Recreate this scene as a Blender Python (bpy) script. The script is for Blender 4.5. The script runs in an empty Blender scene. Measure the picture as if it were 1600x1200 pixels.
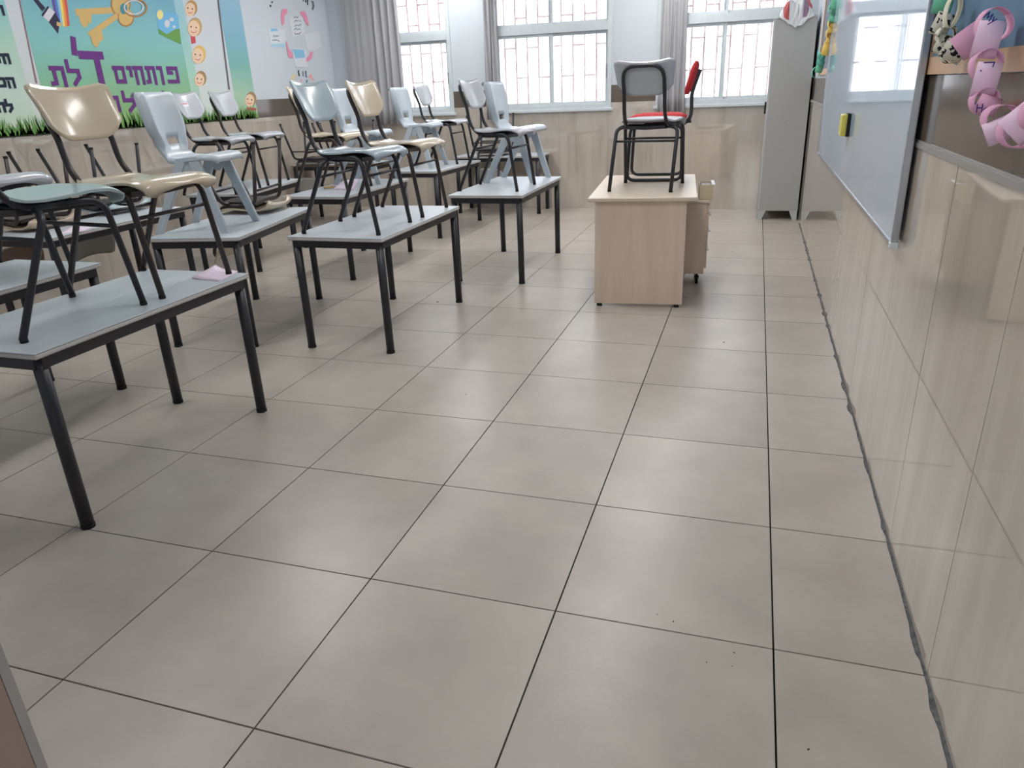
import bpy, bmesh, math, random
from mathutils import Vector, Matrix
random.seed(7)
S = bpy.context.scene
COL = S.collection
PI = math.pi

# ------------------------------------------------------------------ camera
FPX, YAW, PITCH, ROLL = 1134.07, -0.319949, 0.384463, -0.041579
CAM = Vector((-0.1561, -1.65427, 1.41023))
def cam_axes():
    cy, sy = math.cos(YAW), math.sin(YAW); cp, sp = math.cos(PITCH), math.sin(PITCH)
    cr, sr = math.cos(ROLL), math.sin(ROLL)
    f = Vector((sy*cp, cy*cp, -sp)); r = Vector((cy, -sy, 0)); u = r.cross(f)
    return cr*r + sr*u, -sr*r + cr*u, f
CR, CU, CF = cam_axes()
def ray(x, y): return CF + CR*((x-800)/FPX) - CU*((y-600)/FPX)
def onx(x, y, X): d = ray(x, y); return CAM + d*((X-CAM.x)/d.x)
def ony(x, y, Y): d = ray(x, y); return CAM + d*((Y-CAM.y)/d.y)
def onz(x, y, Z): d = ray(x, y); return CAM + d*((Z-CAM.z)/d.z)
cd = bpy.data.cameras.new('camera'); co = bpy.data.objects.new('camera', cd); COL.objects.link(co)
m = Matrix((CR, CU, -CF)).transposed().to_4x4(); m.translation = CAM
co.matrix_world = m
cd.sensor_fit = 'HORIZONTAL'; cd.sensor_width = 36; cd.lens = 36*FPX/1600; cd.clip_start = 0.02
S.camera = co

# ------------------------------------------------------------------ world, exposure
W = bpy.data.worlds.new('world'); S.world = W; W.use_nodes = True
bg = W.node_tree.nodes['Background']
bg.inputs[0].default_value = (0.93, 0.97, 1.0, 1); bg.inputs[1].default_value = 2.35
S.view_settings.view_transform = 'Standard'; S.view_settings.look = 'None'
S.view_settings.gamma = 1; S.view_settings.use_curve_mapping = False
S.view_settings.exposure = 0.68
FILL_STRENGTH = 12.6

# room limits (metres); floor grid of 0.6 m tiles with a corner at the origin
XR, XL, YF, YN, ZC = 0.365, -5.44, 7.47, -1.25, 3.05
ZT = 0.68            # pupils' table tops

# ------------------------------------------------------------------ materials
def lin(c):
    return tuple(((v/255)/12.92 if v/255 <= .04045 else ((v/255+.055)/1.055)**2.4) for v in c)
MATS = {}
def mat(name, rgb, rough=.5, spec=.5, metal=0., var=0., scale=6., stretch=(1,1,1), bump=0., bscale=40., rgb2=None, coat=0., objrand=0., alpha_t=None, detail=4):
    """rgb = linear base colour; var = procedural mottling towards rgb2"""
    if name in MATS: return MATS[name]
    M = bpy.data.materials.new(name); M.use_nodes = True; MATS[name] = M
    nt = M.node_tree; N = nt.nodes; L = nt.links
    b = N['Principled BSDF']
    b.inputs['Base Color'].default_value = (*rgb, 1); b.inputs['Roughness'].default_value = rough
    b.inputs['Metallic'].default_value = metal; b.inputs['Specular IOR Level'].default_value = spec
    if coat: b.inputs['Coat Weight'].default_value = coat; b.inputs['Coat Roughness'].default_value = .08
    if var or bump:
        geo = N.new('ShaderNodeNewGeometry'); mp = N.new('ShaderNodeMapping'); mp.inputs['Scale'].default_value = stretch
        L.new(geo.outputs['Position'], mp.inputs['Vector'])
        vec = mp.outputs['Vector']
        if objrand:
            oi = N.new('ShaderNodeObjectInfo'); mul = N.new('ShaderNodeMath'); mul.operation = 'MULTIPLY'; mul.inputs[1].default_value = 37.
            L.new(oi.outputs['Random'], mul.inputs[0])
            cmb = N.new('ShaderNodeCombineXYZ'); L.new(mul.outputs[0], cmb.inputs[0]); L.new(mul.outputs[0], cmb.inputs[1])
            ad = N.new('ShaderNodeVectorMath'); ad.operation = 'ADD'; L.new(vec, ad.inputs[0]); L.new(cmb.outputs[0], ad.inputs[1]); vec = ad.outputs[0]
    if var:
        nz = N.new('ShaderNodeTexNoise'); nz.inputs['Scale'].default_value = scale; nz.inputs['Detail'].default_value = detail
        nz.inputs['Roughness'].default_value = .6
        L.new(vec, nz.inputs['Vector'])
        cr = N.new('ShaderNodeValToRGB')
        c2 = rgb2 if rgb2 else tuple(v*.75 for v in rgb)
        cr.color_ramp.elements[0].position = .5-.5*min(1, .34/max(var, .01)*1.0) if False else .32
        cr.color_ramp.elements[1].position = .68
        mixc = tuple(a+(bb-a)*var for a, bb in zip(rgb, c2))
        cr.color_ramp.elements[0].color = (*mixc, 1); cr.color_ramp.elements[1].color = (*rgb, 1)
        L.new(nz.outputs['Fac'], cr.inputs['Fac'])
        out = cr.outputs['Color']
        if objrand:
            hv = N.new('ShaderNodeHueSaturation'); L.new(out, hv.inputs['Color'])
            mr = N.new('ShaderNodeMapRange'); mr.inputs['To Min'].default_value = 1-objrand; mr.inputs['To Max'].default_value = 1+objrand
            L.new(oi.outputs['Random'], mr.inputs['Value']); L.new(mr.outputs[0], hv.inputs['Value']); out = hv.outputs['Color']
        L.new(out, b.inputs['Base Color'])
    if bump:
        n2 = N.new('ShaderNodeTexNoise'); n2.inputs['Scale'].default_value = bscale; n2.inputs['Detail'].default_value = 2
        L.new(vec, n2.inputs['Vector'])
        bp = N.new('ShaderNodeBump'); bp.inputs['Strength'].default_value = bump; bp.inputs['Distance'].default_value = .01
        L.new(n2.outputs['Fac'], bp.inputs['Height']); L.new(bp.outputs['Normal'], b.inputs['Normal'])
    return M

M_FLOOR = mat('floor_tile', (.475, .43, .378), .30, .4, var=1., scale=3.2, rgb2=(.395, .352, .312), objrand=.035, bump=.04, bscale=60)
M_GROUT = mat('dark_grout', (.012, .012, .016), .9, .1)
M_WTILE = mat('polished_wall_tile', (.55, .49, .425), .018, .95, var=1., scale=2.2, stretch=(2.5, 2.5, .35), rgb2=(.44, .385, .33), objrand=.03, bump=.004, bscale=4)
M_WTILE.node_tree.nodes['Principled BSDF'].inputs['IOR'].default_value = 1.85
M_WGROUT = mat('pale_wall_grout', (.55, .50, .43), .8, .2)
M_DADO = mat('brown_dado_tile', (.135, .108, .088), .10, .5, var=.6, scale=3, stretch=(2, 2, .6), rgb2=(.105, .083, .067), bump=.006, bscale=5)
M_PAINT = mat('white_wall_paint', (.59, .64, .69), .45, .4, var=.3, scale=2, rgb2=(.55, .60, .65))
M_CEIL = mat('ceiling_paint', (.80, .80, .78), .8, .2)
M_JAMB = mat('brown_jamb_paint', (.40, .285, .24), .45, .4, var=.6, scale=8, stretch=(1, 1, .3), rgb2=(.34, .24, .20))
M_JGREY = mat('grey_jamb_edge', (.40, .37, .35), .5, .4)
M_ALU = mat('white_aluminium', (.62, .68, .71), .4, .5, var=.5, scale=14, rgb2=(.52, .57, .60))
M_GREYALU = mat('grey_aluminium', (.42, .43, .46), .3, .5, metal=.6)
M_BARS = mat('rusty_red_bars', (.36, .17, .15), .6, .3)
M_CURT = mat('grey_curtain_cloth', (.43, .43, .45), .85, .15)
M_BLACK = mat('black_painted_steel', (.018, .018, .023), .38, .5)
M_BROWNB = mat('worn_dark_brown_steel', (.035, .024, .020), .35, .5, var=.7, scale=20, rgb2=(.018, .016, .018))
M_TOP = mat('grey_laminate', (.51, .56, .615), .33, .45, var=.35, scale=3, rgb2=(.43, .47, .50))
M_TOPEDGE = mat('laminate_edge', (.52, .50, .48), .5, .4)
M_WOODEDGE = mat('brown_wood_edge', (.30, .20, .12), .5, .4)
M_RUB = mat('black_rubber', (.012, .012, .012), .7, .3)
PLA = {
 'cream': mat('cream_plastic', (.56, .475, .355), .2, .5, var=.25, scale=9, rgb2=(.50, .41, .30), coat=.3),
 'tan': mat('tan_plastic', (.45, .35, .26), .22, .5, var=.3, scale=9, rgb2=(.40, .31, .23), coat=.3),
 'blue': mat('pale_blue_plastic', (.36, .44, .49), .2, .5, var=.2, scale=9, rgb2=(.31, .39, .44), coat=.3),
 'teal': mat('pale_teal_plastic', (.37, .46, .47), .28, .5, var=.3, scale=9, rgb2=(.31, .40, .42), coat=.2),
 'grey': mat('light_grey_plastic', (.44, .46, .50), .22, .5, var=.2, scale=9, rgb2=(.40, .42, .46), coat=.3),
 'dark': mat('olive_grey_plastic', (.24, .23, .21), .35, .5),
 'brown': mat('brown_plastic', (.20, .13, .10), .35, .5),
}
M_POLY = mat('moulded_blue_grey_plastic', (.44, .50, .555), .3, .5, var=.25, scale=7, rgb2=(.39, .45, .50))
M_DESK = mat('beech_laminate', (.70, .56, .45), .42, .4, var=.55, scale=4, stretch=(5, 5, .5), rgb2=(.56, .435, .35))
M_DESKTOP = mat('beech_laminate_top', (.62, .52, .415), .36, .45, var=.4, scale=4, stretch=(4, .5, 4), rgb2=(.56, .46, .37))
M_RED = mat('red_upholstery', (.50, .035, .040), .8, .2, bump=.3, bscale=250)
M_CAB = mat('grey_cabinet_paint', (.40, .405, .40), .42, .4, var=.3, scale=2.5, rgb2=(.36, .365, .365))
M_CABF = mat('light_grey_cabinet_front', (.48, .50, .51), .42, .4)
M_WB = mat('whiteboard_enamel', (.47, .575, .72), .045, .5, bump=.02, bscale=4, stretch=(1, 6, .35))
M_BLUEF = mat('blue_felt', (.145, .235, .34), .95, .1, var=.4, scale=30, rgb2=(.12, .20, .30))
M_GREYF = mat('grey_blue_felt', (.20, .23, .29), .95, .1)
M_PINE = mat('pine_frame', (.52, .33, .20), .5, .35, var=.5, scale=7, stretch=(6, .6, 6), rgb2=(.44, .27, .16))
def flat(name, r255, rough=.75): return mat(name, lin(r255), rough, .2)
M_PINK = flat('pink_paper', (226, 170, 200)); M_PINK2 = flat('light_pink_paper', (238, 205, 228))
M_WPAPER = flat('white_paper', (225, 226, 230)); M_INK = flat('blue_ink', (60, 50, 130)); M_BLK = flat('black_marker', (45, 42, 50))
M_GREENP = flat('green_paper', (120, 200, 165)); M_TEALP = flat('teal_paper', (110, 195, 180)); M_YELP = flat('yellow_paper', (238, 205, 110))
M_CREAMP = flat('cream_patterned_paper', (215, 210, 190))
M_CARD = flat('cardboard_box', (205, 190, 160))

# frosted, dirty window glass; its white veil also stands in for glare over the bars
def glass_mat():
    M = bpy.data.materials.new('dirty_glass_with_glare'); M.use_nodes = True; nt = M.node_tree; N = nt.nodes; L = nt.links
    for n in list(N):
        if n.type != 'OUTPUT_MATERIAL': N.remove(n)
    out = [n for n in N if n.type == 'OUTPUT_MATERIAL'][0]
    tr = N.new('ShaderNodeBsdfTransparent'); tr.inputs[0].default_value = (.97, .98, 1, 1)
    tl = N.new('ShaderNodeBsdfTranslucent'); tl.inputs[0].default_value = (.95, .95, .97, 1)
    gl = N.new('ShaderNodeBsdfGlossy'); gl.inputs['Roughness'].default_value = .03
    geo = N.new('ShaderNodeNewGeometry'); mp = N.new('ShaderNodeMapping'); mp.inputs['Scale'].default_value = (7, 1, 1.6)
    nz = N.new('ShaderNodeTexNoise'); nz.inputs['Scale'].default_value = 2.5; nz.inputs['Detail'].default_value = 8; nz.inputs['Roughness'].default_value = .7
    cr = N.new('ShaderNodeMapRange'); cr.inputs['From Min'].default_value = .35; cr.inputs['From Max'].default_value = .65
    cr.inputs['To Min'].default_value = .05; cr.inputs['To Max'].default_value = .20
    L.new(geo.outputs['Position'], mp.inputs[0]); L.new(mp.outputs[0], nz.inputs['Vector']); L.new(nz.outputs['Fac'], cr.inputs['Value'])
    m1 = N.new('ShaderNodeMixShader'); L.new(cr.outputs[0], m1.inputs[0]); L.new(tr.outputs[0], m1.inputs[1]); L.new(tl.outputs[0], m1.inputs[2])
    fr = N.new('ShaderNodeFresnel'); m2 = N.new('ShaderNodeMixShader'); fr.inputs[0].default_value = 1.3
    L.new(fr.outputs[0], m2.inputs[0]); L.new(m1.outputs[0], m2.inputs[1]); L.new(gl.outputs[0], m2.inputs[2])
    L.new(m2.outputs[0], out.inputs[0]); return M
M_GLASS = glass_mat()
def emit_mat(name, rgb, s):
    M = bpy.data.materials.new(name); M.use_nodes = True; b = M.node_tree.nodes['Principled BSDF']
    b.inputs['Emission Color'].default_value = (*rgb, 1); b.inputs['Emission Strength'].default_value = s; return M
M_FILL = emit_mat('fill_panel_glow', (1, .985, .975), FILL_STRENGTH)

# ------------------------------------------------------------------ mesh helpers
class MB:
    def __init__(s): s.v = []; s.f = []; s.sm = []
    def add(s, vs, fs, smooth=False):
        o = len(s.v); s.v += [tuple(v) for v in vs]
        for f in fs: s.f.append(tuple(i+o for i in f)); s.sm.append(smooth)
        return s
    def box(s, a, b, M=None):
        x0, y0, z0 = a; x1, y1, z1 = b
        vs = [Vector(p) for p in ((x0,y0,z0),(x1,y0,z0),(x1,y1,z0),(x0,y1,z0),(x0,y0,z1),(x1,y0,z1),(x1,y1,z1),(x0,y1,z1))]
        if M is not None: vs = [M @ v for v in vs]
        return s.add(vs, [(0,3,2,1),(4,5,6,7),(0,1,5,4),(1,2,6,5),(2,3,7,6),(3,0,4,7)])
    def rbox(s, a, b, r=.005, n=2):
        """box with rounded vertical corners and a small top/bottom chamfer"""
        x0, y0, z0 = a; x1, y1, z1 = b
        def ring(z, d):
            o = []
            for cx, cy, t0 in ((x1-r, y1-r, 0), (x0+r, y1-r, 90), (x0+r, y0+r, 180), (x1-r, y0+r, 270)):
                for k in range(n+1):
                    t = math.radians(t0+90*k/n); o.append((cx+(r-d)*math.cos(t), cy+(r-d)*math.sin(t), z))
            return o
        c = min(r*.6, (z1-z0)*.3)
        rings = [ring(z0, c), ring(z0+c, 0), ring(z1-c, 0), ring(z1, c)]
        return s.loft(rings, smooth=False)
    def loft(s, rings, smooth=True, cap=True, closed=True):
        n = len(rings[0]); vs = [p for r in rings for p in r]; fs = []
        o = len(s.v)
        for i in range(len(rings)-1):
            for k in range(n if closed else n-1):
                k2 = (k+1) % n
                fs.append((i*n+k, i*n+k2, (i+1)*n+k2, (i+1)*n+k))
        s.add(vs, fs, smooth)
        if cap and closed:
            s.f.append(tuple(o+k for k in reversed(range(n)))); s.sm.append(False)
            s.f.append(tuple(o+(len(rings)-1)*n+k for k in range(n))); s.sm.append(False)
        return s
    def tube(s, pts, r, n=8, cap=True):
        pts = [Vector(p) for p in pts]
        ts = []
        for i in range(len(pts)):
            t = (pts[min(i+1, len(pts)-1)]-pts[max(i-1, 0)]).normalized(); ts.append(t)
        up = Vector((0,0,1)) if abs(ts[0].z) < .9 else Vector((1,0,0))
        u = ts[0].cross(up).normalized(); rings = []
        for p, t in zip(pts, ts):
            u = (u - t*u.dot(t)).normalized(); w = t.cross(u)
            rr = r if not callable(r) else r(p)
            rings.append([p+u*rr*math.cos(2*PI*k/n)+w*rr*math.sin(2*PI*k/n) for k in range(n)])
        return s.loft(rings, True, cap)
    def sheet(s, grid, th, nrm=None, skip=None, smooth=True):
        """grid[i][j] of points -> solid sheet of thickness th (towards the -normal side)"""
        R, C = len(grid), len(grid[0]); g = [[Vector(p) for p in row] for row in grid]
        nr = []
        for i in range(R):
            row = []
            for j in range(C):
                a = g[min(i+1, R-1)][j]-g[max(i-1, 0)][j]; b = g[i][min(j+1, C-1)]-g[i][max(j-1, 0)]
                v = a.cross(b); row.append(v.normalized() if v.length > 1e-12 else Vector((0,0,1)))
            nr.append(row)
        vs = [g[i][j] for i in range(R) for j in range(C)] + [g[i][j]-nr[i][j]*th for i in range(R) for j in range(C)]
        K = R*C; fs = []; edge = {}
        for i in range(R-1):
            for j in range(C-1):
                if skip and skip(i, j): continue
                a, b, c, d = i*C+j, (i+1)*C+j, (i+1)*C+j+1, i*C+j+1
                fs.append((a, b, c, d)); fs.append((a+K, d+K, c+K, b+K))
                for e in ((a, b), (b, c), (c, d), (d, a)):
                    if (e[1], e[0]) in edge: del edge[(e[1], e[0])]
                    else: edge[e] = 1
        s.add(vs, fs, smooth); o = len(s.v)-2*K
        for a, b in edge: s.f.append((o+b, o+a, o+a+K, o+b+K)); s.sm.append(False)
        return s
    def prism(s, poly, d):
        """poly: list of 3-D points of a flat outline, extruded by vector d"""
        n = len(poly); a = [Vector(p) for p in poly]; b = [p+Vector(d) for p in a]
        return s.add(a+b, [tuple(reversed(range(n))), tuple(range(n, 2*n))]+[(i, (i+1) % n, n+(i+1) % n, n+i) for i in range(n)])
    def mesh(s, name, material=None):
        me = bpy.data.meshes.new(name); me.from_pydata(s.v, [], s.f); me.polygons.foreach_set('use_smooth', s.sm); 
        bm = bmesh.new(); bm.from_mesh(me); bmesh.ops.recalc_face_normals(bm, faces=bm.faces); bm.to_mesh(me); bm.free()
        if material: me.materials.append(material)
        me.update(); return me
    def build(s, name, material, parent=None, loc=None, rot=None):
        return obj(name, s.mesh(name, material), parent, loc, rot)
def obj(name, me, parent=None, loc=None, rot=None):
    o = bpy.data.objects.new(name, me); COL.objects.link(o)
    if parent: o.parent = parent
    if loc: o.location = loc
    if rot: o.rotation_euler = rot
    return o
def thing(name, label, cat, loc=(0,0,0), rz=0, group=None):
    o = bpy.data.objects.new(name, None); COL.objects.link(o); o.empty_display_size = .1
    o.location = loc; o.rotation_euler = (0, 0, rz); tag(o, label, cat, group); return o
def tag(o, label, cat, group=None):
    o['label'] = label; o['category'] = cat
    if group: o['group'] = group
    return o
def struct(o, label=None, cat=None):
    o['kind'] = 'structure'
    if label: o['label'] = label; o['category'] = cat
    return o
def fillet(pts, r, n=4):
    """round the corners of a polyline"""
    pts = [Vector(p) for p in pts]; out = [pts[0]]
    for i in range(1, len(pts)-1):
        a, b, c = pts[i-1], pts[i], pts[i+1]
        rr = r[i-1] if isinstance(r, (list, tuple)) else r
        d1 = (a-b); d2 = (c-b); l = min(rr, d1.length*.48, d2.length*.48)
        p, q = b+d1.normalized()*l, b+d2.normalized()*l
        for k in range(n+1):
            t = k/n; out.append(p*(1-t)**2+b*2*t*(1-t)+q*t*t)
    out.append(pts[-1]); return out
def catmull(pts, n=4):
    pts = [Vector(p) for p in pts]; P = [pts[0]]+pts+[pts[-1]]; out = []
    for i in range(1, len(P)-2):
        for k in range(n):
            t = k/n
            out.append(.5*((2*P[i])+(P[i+1]-P[i-1])*t+(2*P[i-1]-5*P[i]+4*P[i+1]-P[i+2])*t*t+(3*P[i]-P[i-1]-3*P[i+1]+P[i+2])*t**3))
    out.append(pts[-1]); return out

# ================================================================== THE ROOM
# floor: dark slab with every tile proud of the joints
fl = struct(MB().box((XL-.2, YN-2.2, -.06), (XR+.2, YF+.2, -.014)).build('floor', M_GROUT), 'matt beige square tile floor with thin dark joints', 'floor')
tm = MB().box((-.2975, -.2975, -.02), (.2975, .2975, 0)).mesh('tile', M_FLOOR)
half = MB().box((-.2975, -.2975, -.02), (XR-.3-.0, .2975, 0)).mesh('tile', M_FLOOR)
lastm = MB().box((XL+5.7, -.2975, -.02), (.2975, .2975, 0)).mesh('tile', M_FLOOR) if XL+5.7 > -.2975 else tm
for i in range(-10, 1):
    for j in range(-5, 13):
        me = half if i == 0 else tm
        if i == -10: me = MB().box((XL-(-5.7), -.2975, -.02), (.2975, .2975, 0)).mesh('tile', M_FLOOR) if j == -5 else last
        if i == -10 and j == -5: last = me
        if j == 12:
            x0 = -.2975 if i > -10 else XL+5.7; x1 = .2975 if i < 0 else XR-.3
            me = MB().box((x0, -.2975, -.02), (x1, YF-7.5, 0)).mesh('tile', M_FLOOR)
        obj('tile', me, fl, (i*.6+.3, j*.6+.3, 0))

# right wall (polished tiles that mirror the floor), dado and paint
wr = struct(MB().box((XR+.012, YN-.2, -.06), (XR+.2, YF+.2, ZC)).build('wall_right', M_PAINT), 'right classroom wall with polished beige tile panels and brown band', 'wall')
ZR1, ZR2 = 1.195, 1.402
gm = MB().box((XR+.004, YN-.2, 0), (XR+.0125, YF+.012, ZR2)).build('grout_bed', M_WGROUT, wr)
pan = MB().box((0, -.2992, 0), (.011, .2992, ZR1)).mesh('wall_tile', M_WTILE)
dad = MB().box((0, -.2992, 0), (.011, .2992, ZR2-ZR1-.002)).mesh('dado_tile', M_DADO)
for j in range(-3, 13):
    y = j*.6+.3
    if y-.3 < YN-.2: continue
    if j == 12:
        p2 = MB().box((0, -.2992, 0), (.011, YF-7.5, ZR1)).mesh('wall_tile', M_WTILE); d2 = MB().box((0, -.2992, 0), (.011, YF-7.5, ZR2-ZR1-.002)).mesh('dado_tile', M_DADO)
    else: p2, d2 = pan, dad
    obj('wall_tile', p2, wr, (XR, y, 0), (0, random.uniform(-.0012, .0012), random.uniform(-.002, .002))); obj('dado_tile', d2, wr, (XR+.001, y, ZR1+.002))
struct(MB().box((XR-.007, YN, ZR1-.012), (XR+.004, YF-.02, ZR1+.004)).box((XR-.003, YN, ZR1+.004), (XR+.004, YF-.02, ZR1+.010)).build('trim_1', mat('dull_grey_strip', (.30, .29, .28), .35, .5)), 'thin grey metal strip along the top of the right wall tiles', 'trim')
# rough cement line where the right wall meets the floor
mb = MB(); rnd = random.Random(3); y = YN-.2; prof = []
while y < 6.6:
    w = rnd.uniform(.005, .010) if rnd.random() < .8 else rnd.uniform(.010, .018); prof.append((y, w)); y += rnd.uniform(.025, .07)
g = [[(XR-w, yy, .0008) for yy, w in prof], [(XR-w*.4, yy, .004) for yy, w in prof], [(XR+.001, yy, .007) for yy, w in prof]]
M_CEM = mat('dirty_cement', (.17, .165, .165), .9, .1, var=1, scale=60, rgb2=(.08, .08, .085))
struct(mb.sheet(g, .0006).build('trim_2', M_CEM), 'rough grey cement line between floor and right wall', 'trim')

# far wall with three windows
WIN = [(-5.25, -3.79), (-3.25, -1.80), (-1.28, .17)]
ZS, ZW = 1.145, 2.78
mb = MB(); xs = XL-.2
for a, b in WIN: mb.box((xs, YF+.012, -.06), (a, YF+.21, ZC)); mb.box((a, YF+.012, -.06), (b, YF+.21, ZS)); mb.box((a, YF+.012, ZW), (b, YF+.21, ZC)); xs = b
mb.box((xs, YF+.012, -.06), (XR+.2, YF+.21, ZC))
wb = struct(mb.build('wall_back', M_PAINT), 'far classroom wall with three barred windows above beige tiles', 'wall')
def gaps(): 
    xs = XL; o = []
    for a, b in WIN: o.append((xs, a)); xs = b
    o.append((xs, XR)); return o
MB().box((XL, YF+.004, 0), (XR, YF+.013, ZS-.002)).build('grout_bed', M_WGROUT, wb)
x = XL
while x < XR-.01:
    x1 = min(x+.6, XR)
    MB().box((x+.0008, YF, 0), (x1-.0008, YF+.011, ZS-.002)).build('wall_tile', M_WTILE, wb); x = x1
for a, b in gaps():
    x = a
    while x < b-.01:
        x1 = min(x+.6, b); 
        MB().box((x+.0008, YF, ZS-.001), (x1-.0008, YF+.011, 1.23)).build('wall_tile', M_WTILE, wb)
        MB().box((x+.0008, YF+.001, 1.232), (x1-.0008, YF+.012, 1.42)).build('dado_tile', M_DADO, wb); x = x1

# left wall
wl = struct(MB().box((XL-.2, YN-.2, -.06), (XL-.012, YF+.2, ZC)).build('wall_left', M_PAINT), 'left classroom wall, white above a brown band and beige tiles', 'wall')
MB().box((XL-.0125, YN, 0), (XL-.004, YF, 1.42)).build('grout_bed', M_WGROUT, wl)
y = YF; k = 0
pan = MB().box((-.011, -.5992, 0), (0, -.0008, 1.23)).mesh('wall_tile', M_WTILE); dad = MB().box((-.011, -.5992, 0), (0, -.0008, .188)).mesh('dado_tile', M_DADO)
while y > YN+.3:
    obj('wall_tile', pan, wl, (XL, y, 0)); obj('dado_tile', dad, wl, (XL-.001, y, 1.232)); y -= .6
# near wall with the doorway in which the photographer stands
DX0, DX1 = -1.0, XR-.02
wn = struct(MB().box((XL-.2, YN-.2, -.06), (DX0, YN, ZC)).box((DX0, YN-.2, 2.12), (XR+.2, YN, ZC)).box((DX1, YN-.2, -.06), (XR+.2, YN, ZC)).build('wall_front', M_PAINT), 'near classroom wall around the open doorway', 'wall')
dj = struct(MB().box((DX0, YN-.22, 0), (DX0+.053, YN+.037, 2.12)).box((DX0, YN-.22, 2.08), (DX1, YN+.025, 2.12)).box((DX1-.02, YN-.22, 0), (DX1, YN+.025, 2.08)).build('door_1', M_JAMB), 'brown painted door frame at the lower left edge', 'door frame')
MB().box((DX0-.04, YN+.038, 0), (DX0+.053, YN+.05, 2.12)).build('frame_edge', M_JGREY, dj)
struct(MB().box((XL-.2, YN-2.4, -.06), (XR+.2, YN-2.2, 1.25)).build('wall_sky_screen', M_PAINT), 'unseen white parapet added outside the doorway to cut sky light', 'wall')  # parapet, roof and end walls added out of view to hold back sky light
struct(MB().box((XL-.2, YN-2.6, 2.65), (XR+.2, YN-.2, 2.8)).build('ceiling_sky_screen', M_CEIL), 'unseen white roof slab added outside the doorway to block the sky', 'ceiling')
struct(MB().box((XR+.2, YN-2.4, -.06), (XR+.3, YN-.2, 2.7)).box((XL-.3, YN-2.4, -.06), (XL-.2, YN-.2, 2.7)).build('wall_sky_screen_end', M_PAINT), 'unseen white end walls added outside to close off the sky', 'wall')
ce = struct(MB().box((XL-.2, YN-.2, ZC), (XR+.2, YF+.2, ZC+.12)).build('ceiling', M_CEIL), 'white painted classroom ceiling', 'ceiling')

# windows
for n, (a, b) in enumerate(WIN):
    w = struct(MB().build('window_%d' % (n+1), M_ALU) if False else bpy.data.objects.new('window_%d' % (n+1), None),
               ('white window with two sliding panes, in the corner behind the wide curtain', 'white window of four panes in the middle of the far wall', 'white window half hidden by the grey metal cabinet')[n], 'window')
    COL.objects.link(w); w.location = (a, YF, ZS)
    wd, ht = b-a, ZW-ZS
    f = MB()
    t = .045
    f.box((0, -.012, 0), (t, .07, ht)); f.box((wd-t, -.012, 0), (wd, .07, ht)); f.box((t, -.012, ht-t), (wd-t, .07, ht)); f.box((t, -.012, .03), (wd-t, .07, .03+t))
    f.box((t, -.016, .865), (wd-t, .07, .93)); f.box((t, -.010, .93), (wd-t, .07, .955))
    f.build('window_frame', M_ALU, w)
    MB().rbox((-.02, -.035, -.002), (wd+.02, .02, .03), .006).build('window_sill', M_ALU, w)
    c = wd/2
    for s, (u0, u1, dy) in enumerate(((t, c+.025, .012), (c-.025, wd-t, .036))):
        for (z0, z1, r) in ((.03+t, .865, .034), (.955, ht-t, .026)):
            sh = MB(); sh.box((u0, dy, z0), (u0+r, dy+.022, z1)); sh.box((u1-r, dy, z0), (u1, dy+.022, z1)); sh.box((u0+r, dy, z0), (u1-r, dy+.022, z0+r)); sh.box((u0+r, dy, z1-r), (u1-r, dy+.022, z1))
            so = sh.build('sash', M_ALU, w)
            MB().box((u0+r, dy+.009, z0+r), (u1-r, dy+.012, z1-r)).build('pane', M_GLASS, so)
    MB().rbox((wd-t-.026, .004, .36), (wd-t-.010, .016, .50), .004).build('latch', M_GREYALU, w)
    # outside security bars
    g = MB(); gx = .06; col = 0
    while gx < wd:
        g.tube([(gx, .30, -.05), (gx, .30, ht)], .012, 6)
        if gx+.144 < wd:
            for zz in ((.40, 1.07, 1.5) if col % 2 else (.74, 1.3)):
                g.tube([(gx, .30, zz), (gx+.144, .30, zz)], .011, 6)
        gx += .144; col += 1
    g.build('window_bars', M_BARS, w)

# curtains
def curtain(label, x0, x1, ztop, zbot, amp, nf, flat_to=0., y=YF-.075):
    R, C = 10, nf*8+1; g = []
    for i in range(R):
        t = i/(R-1); z = ztop+(zbot-ztop)*t; row = []
        for j in range(C):
            u = j/(C-1); x = x0+(x1-x0)*u
            a = amp*(.10 if u < flat_to else 1)
            ph = u*nf*2*PI + .35*math.sin(3.1*u*nf+1.3*t)
            row.append((x+.008*math.sin(5*t+nf*u*3), y+a*math.sin(ph)*(.8+.25*t)+.004*math.sin(9*u+4*t), z))
        g.append(row)
    return tag(MB().sheet(g, .0015).build('curtain', M_CURT), label, 'curtain', 'window curtains')
curtain('wide grey curtain at the corner window, drawn over its left part', -5.20, -4.43, 2.85, 1.06, .026, 8, .50)
curtain('narrow bunched grey curtain left of the middle window', -3.33, -3.165, 2.85, 1.08, .020, 4)
curtain('bunched beige-grey curtain behind the grey chair on the teacher desk', -1.24, -.945, 2.85, 1.08, .024, 5)

# added ceiling panels, out of view, that fill the room with even light
for k, (x, y) in enumerate((a, b) for b in (.9, 3.2, 5.2, 6.75) for a in (-1.05, -3.7)):
    t = thing('ceiling_fill_panel', 'added glowing panel under the ceiling, out of view, giving fill light', 'ceiling light', (x, y, ZC), 0, 'added fill lights')
    if k == 0:
        hm = MB().rbox((-.16, -.64, -.05), (.16, .64, 0), .01).mesh('housing', M_CEIL)
        tb = MB().rbox((-.14, -.60, -.075), (.14, .60, -.05), .02).mesh('diffuser', M_FILL)
    obj('housing', hm, t); obj('diffuser', tb, t)

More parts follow.
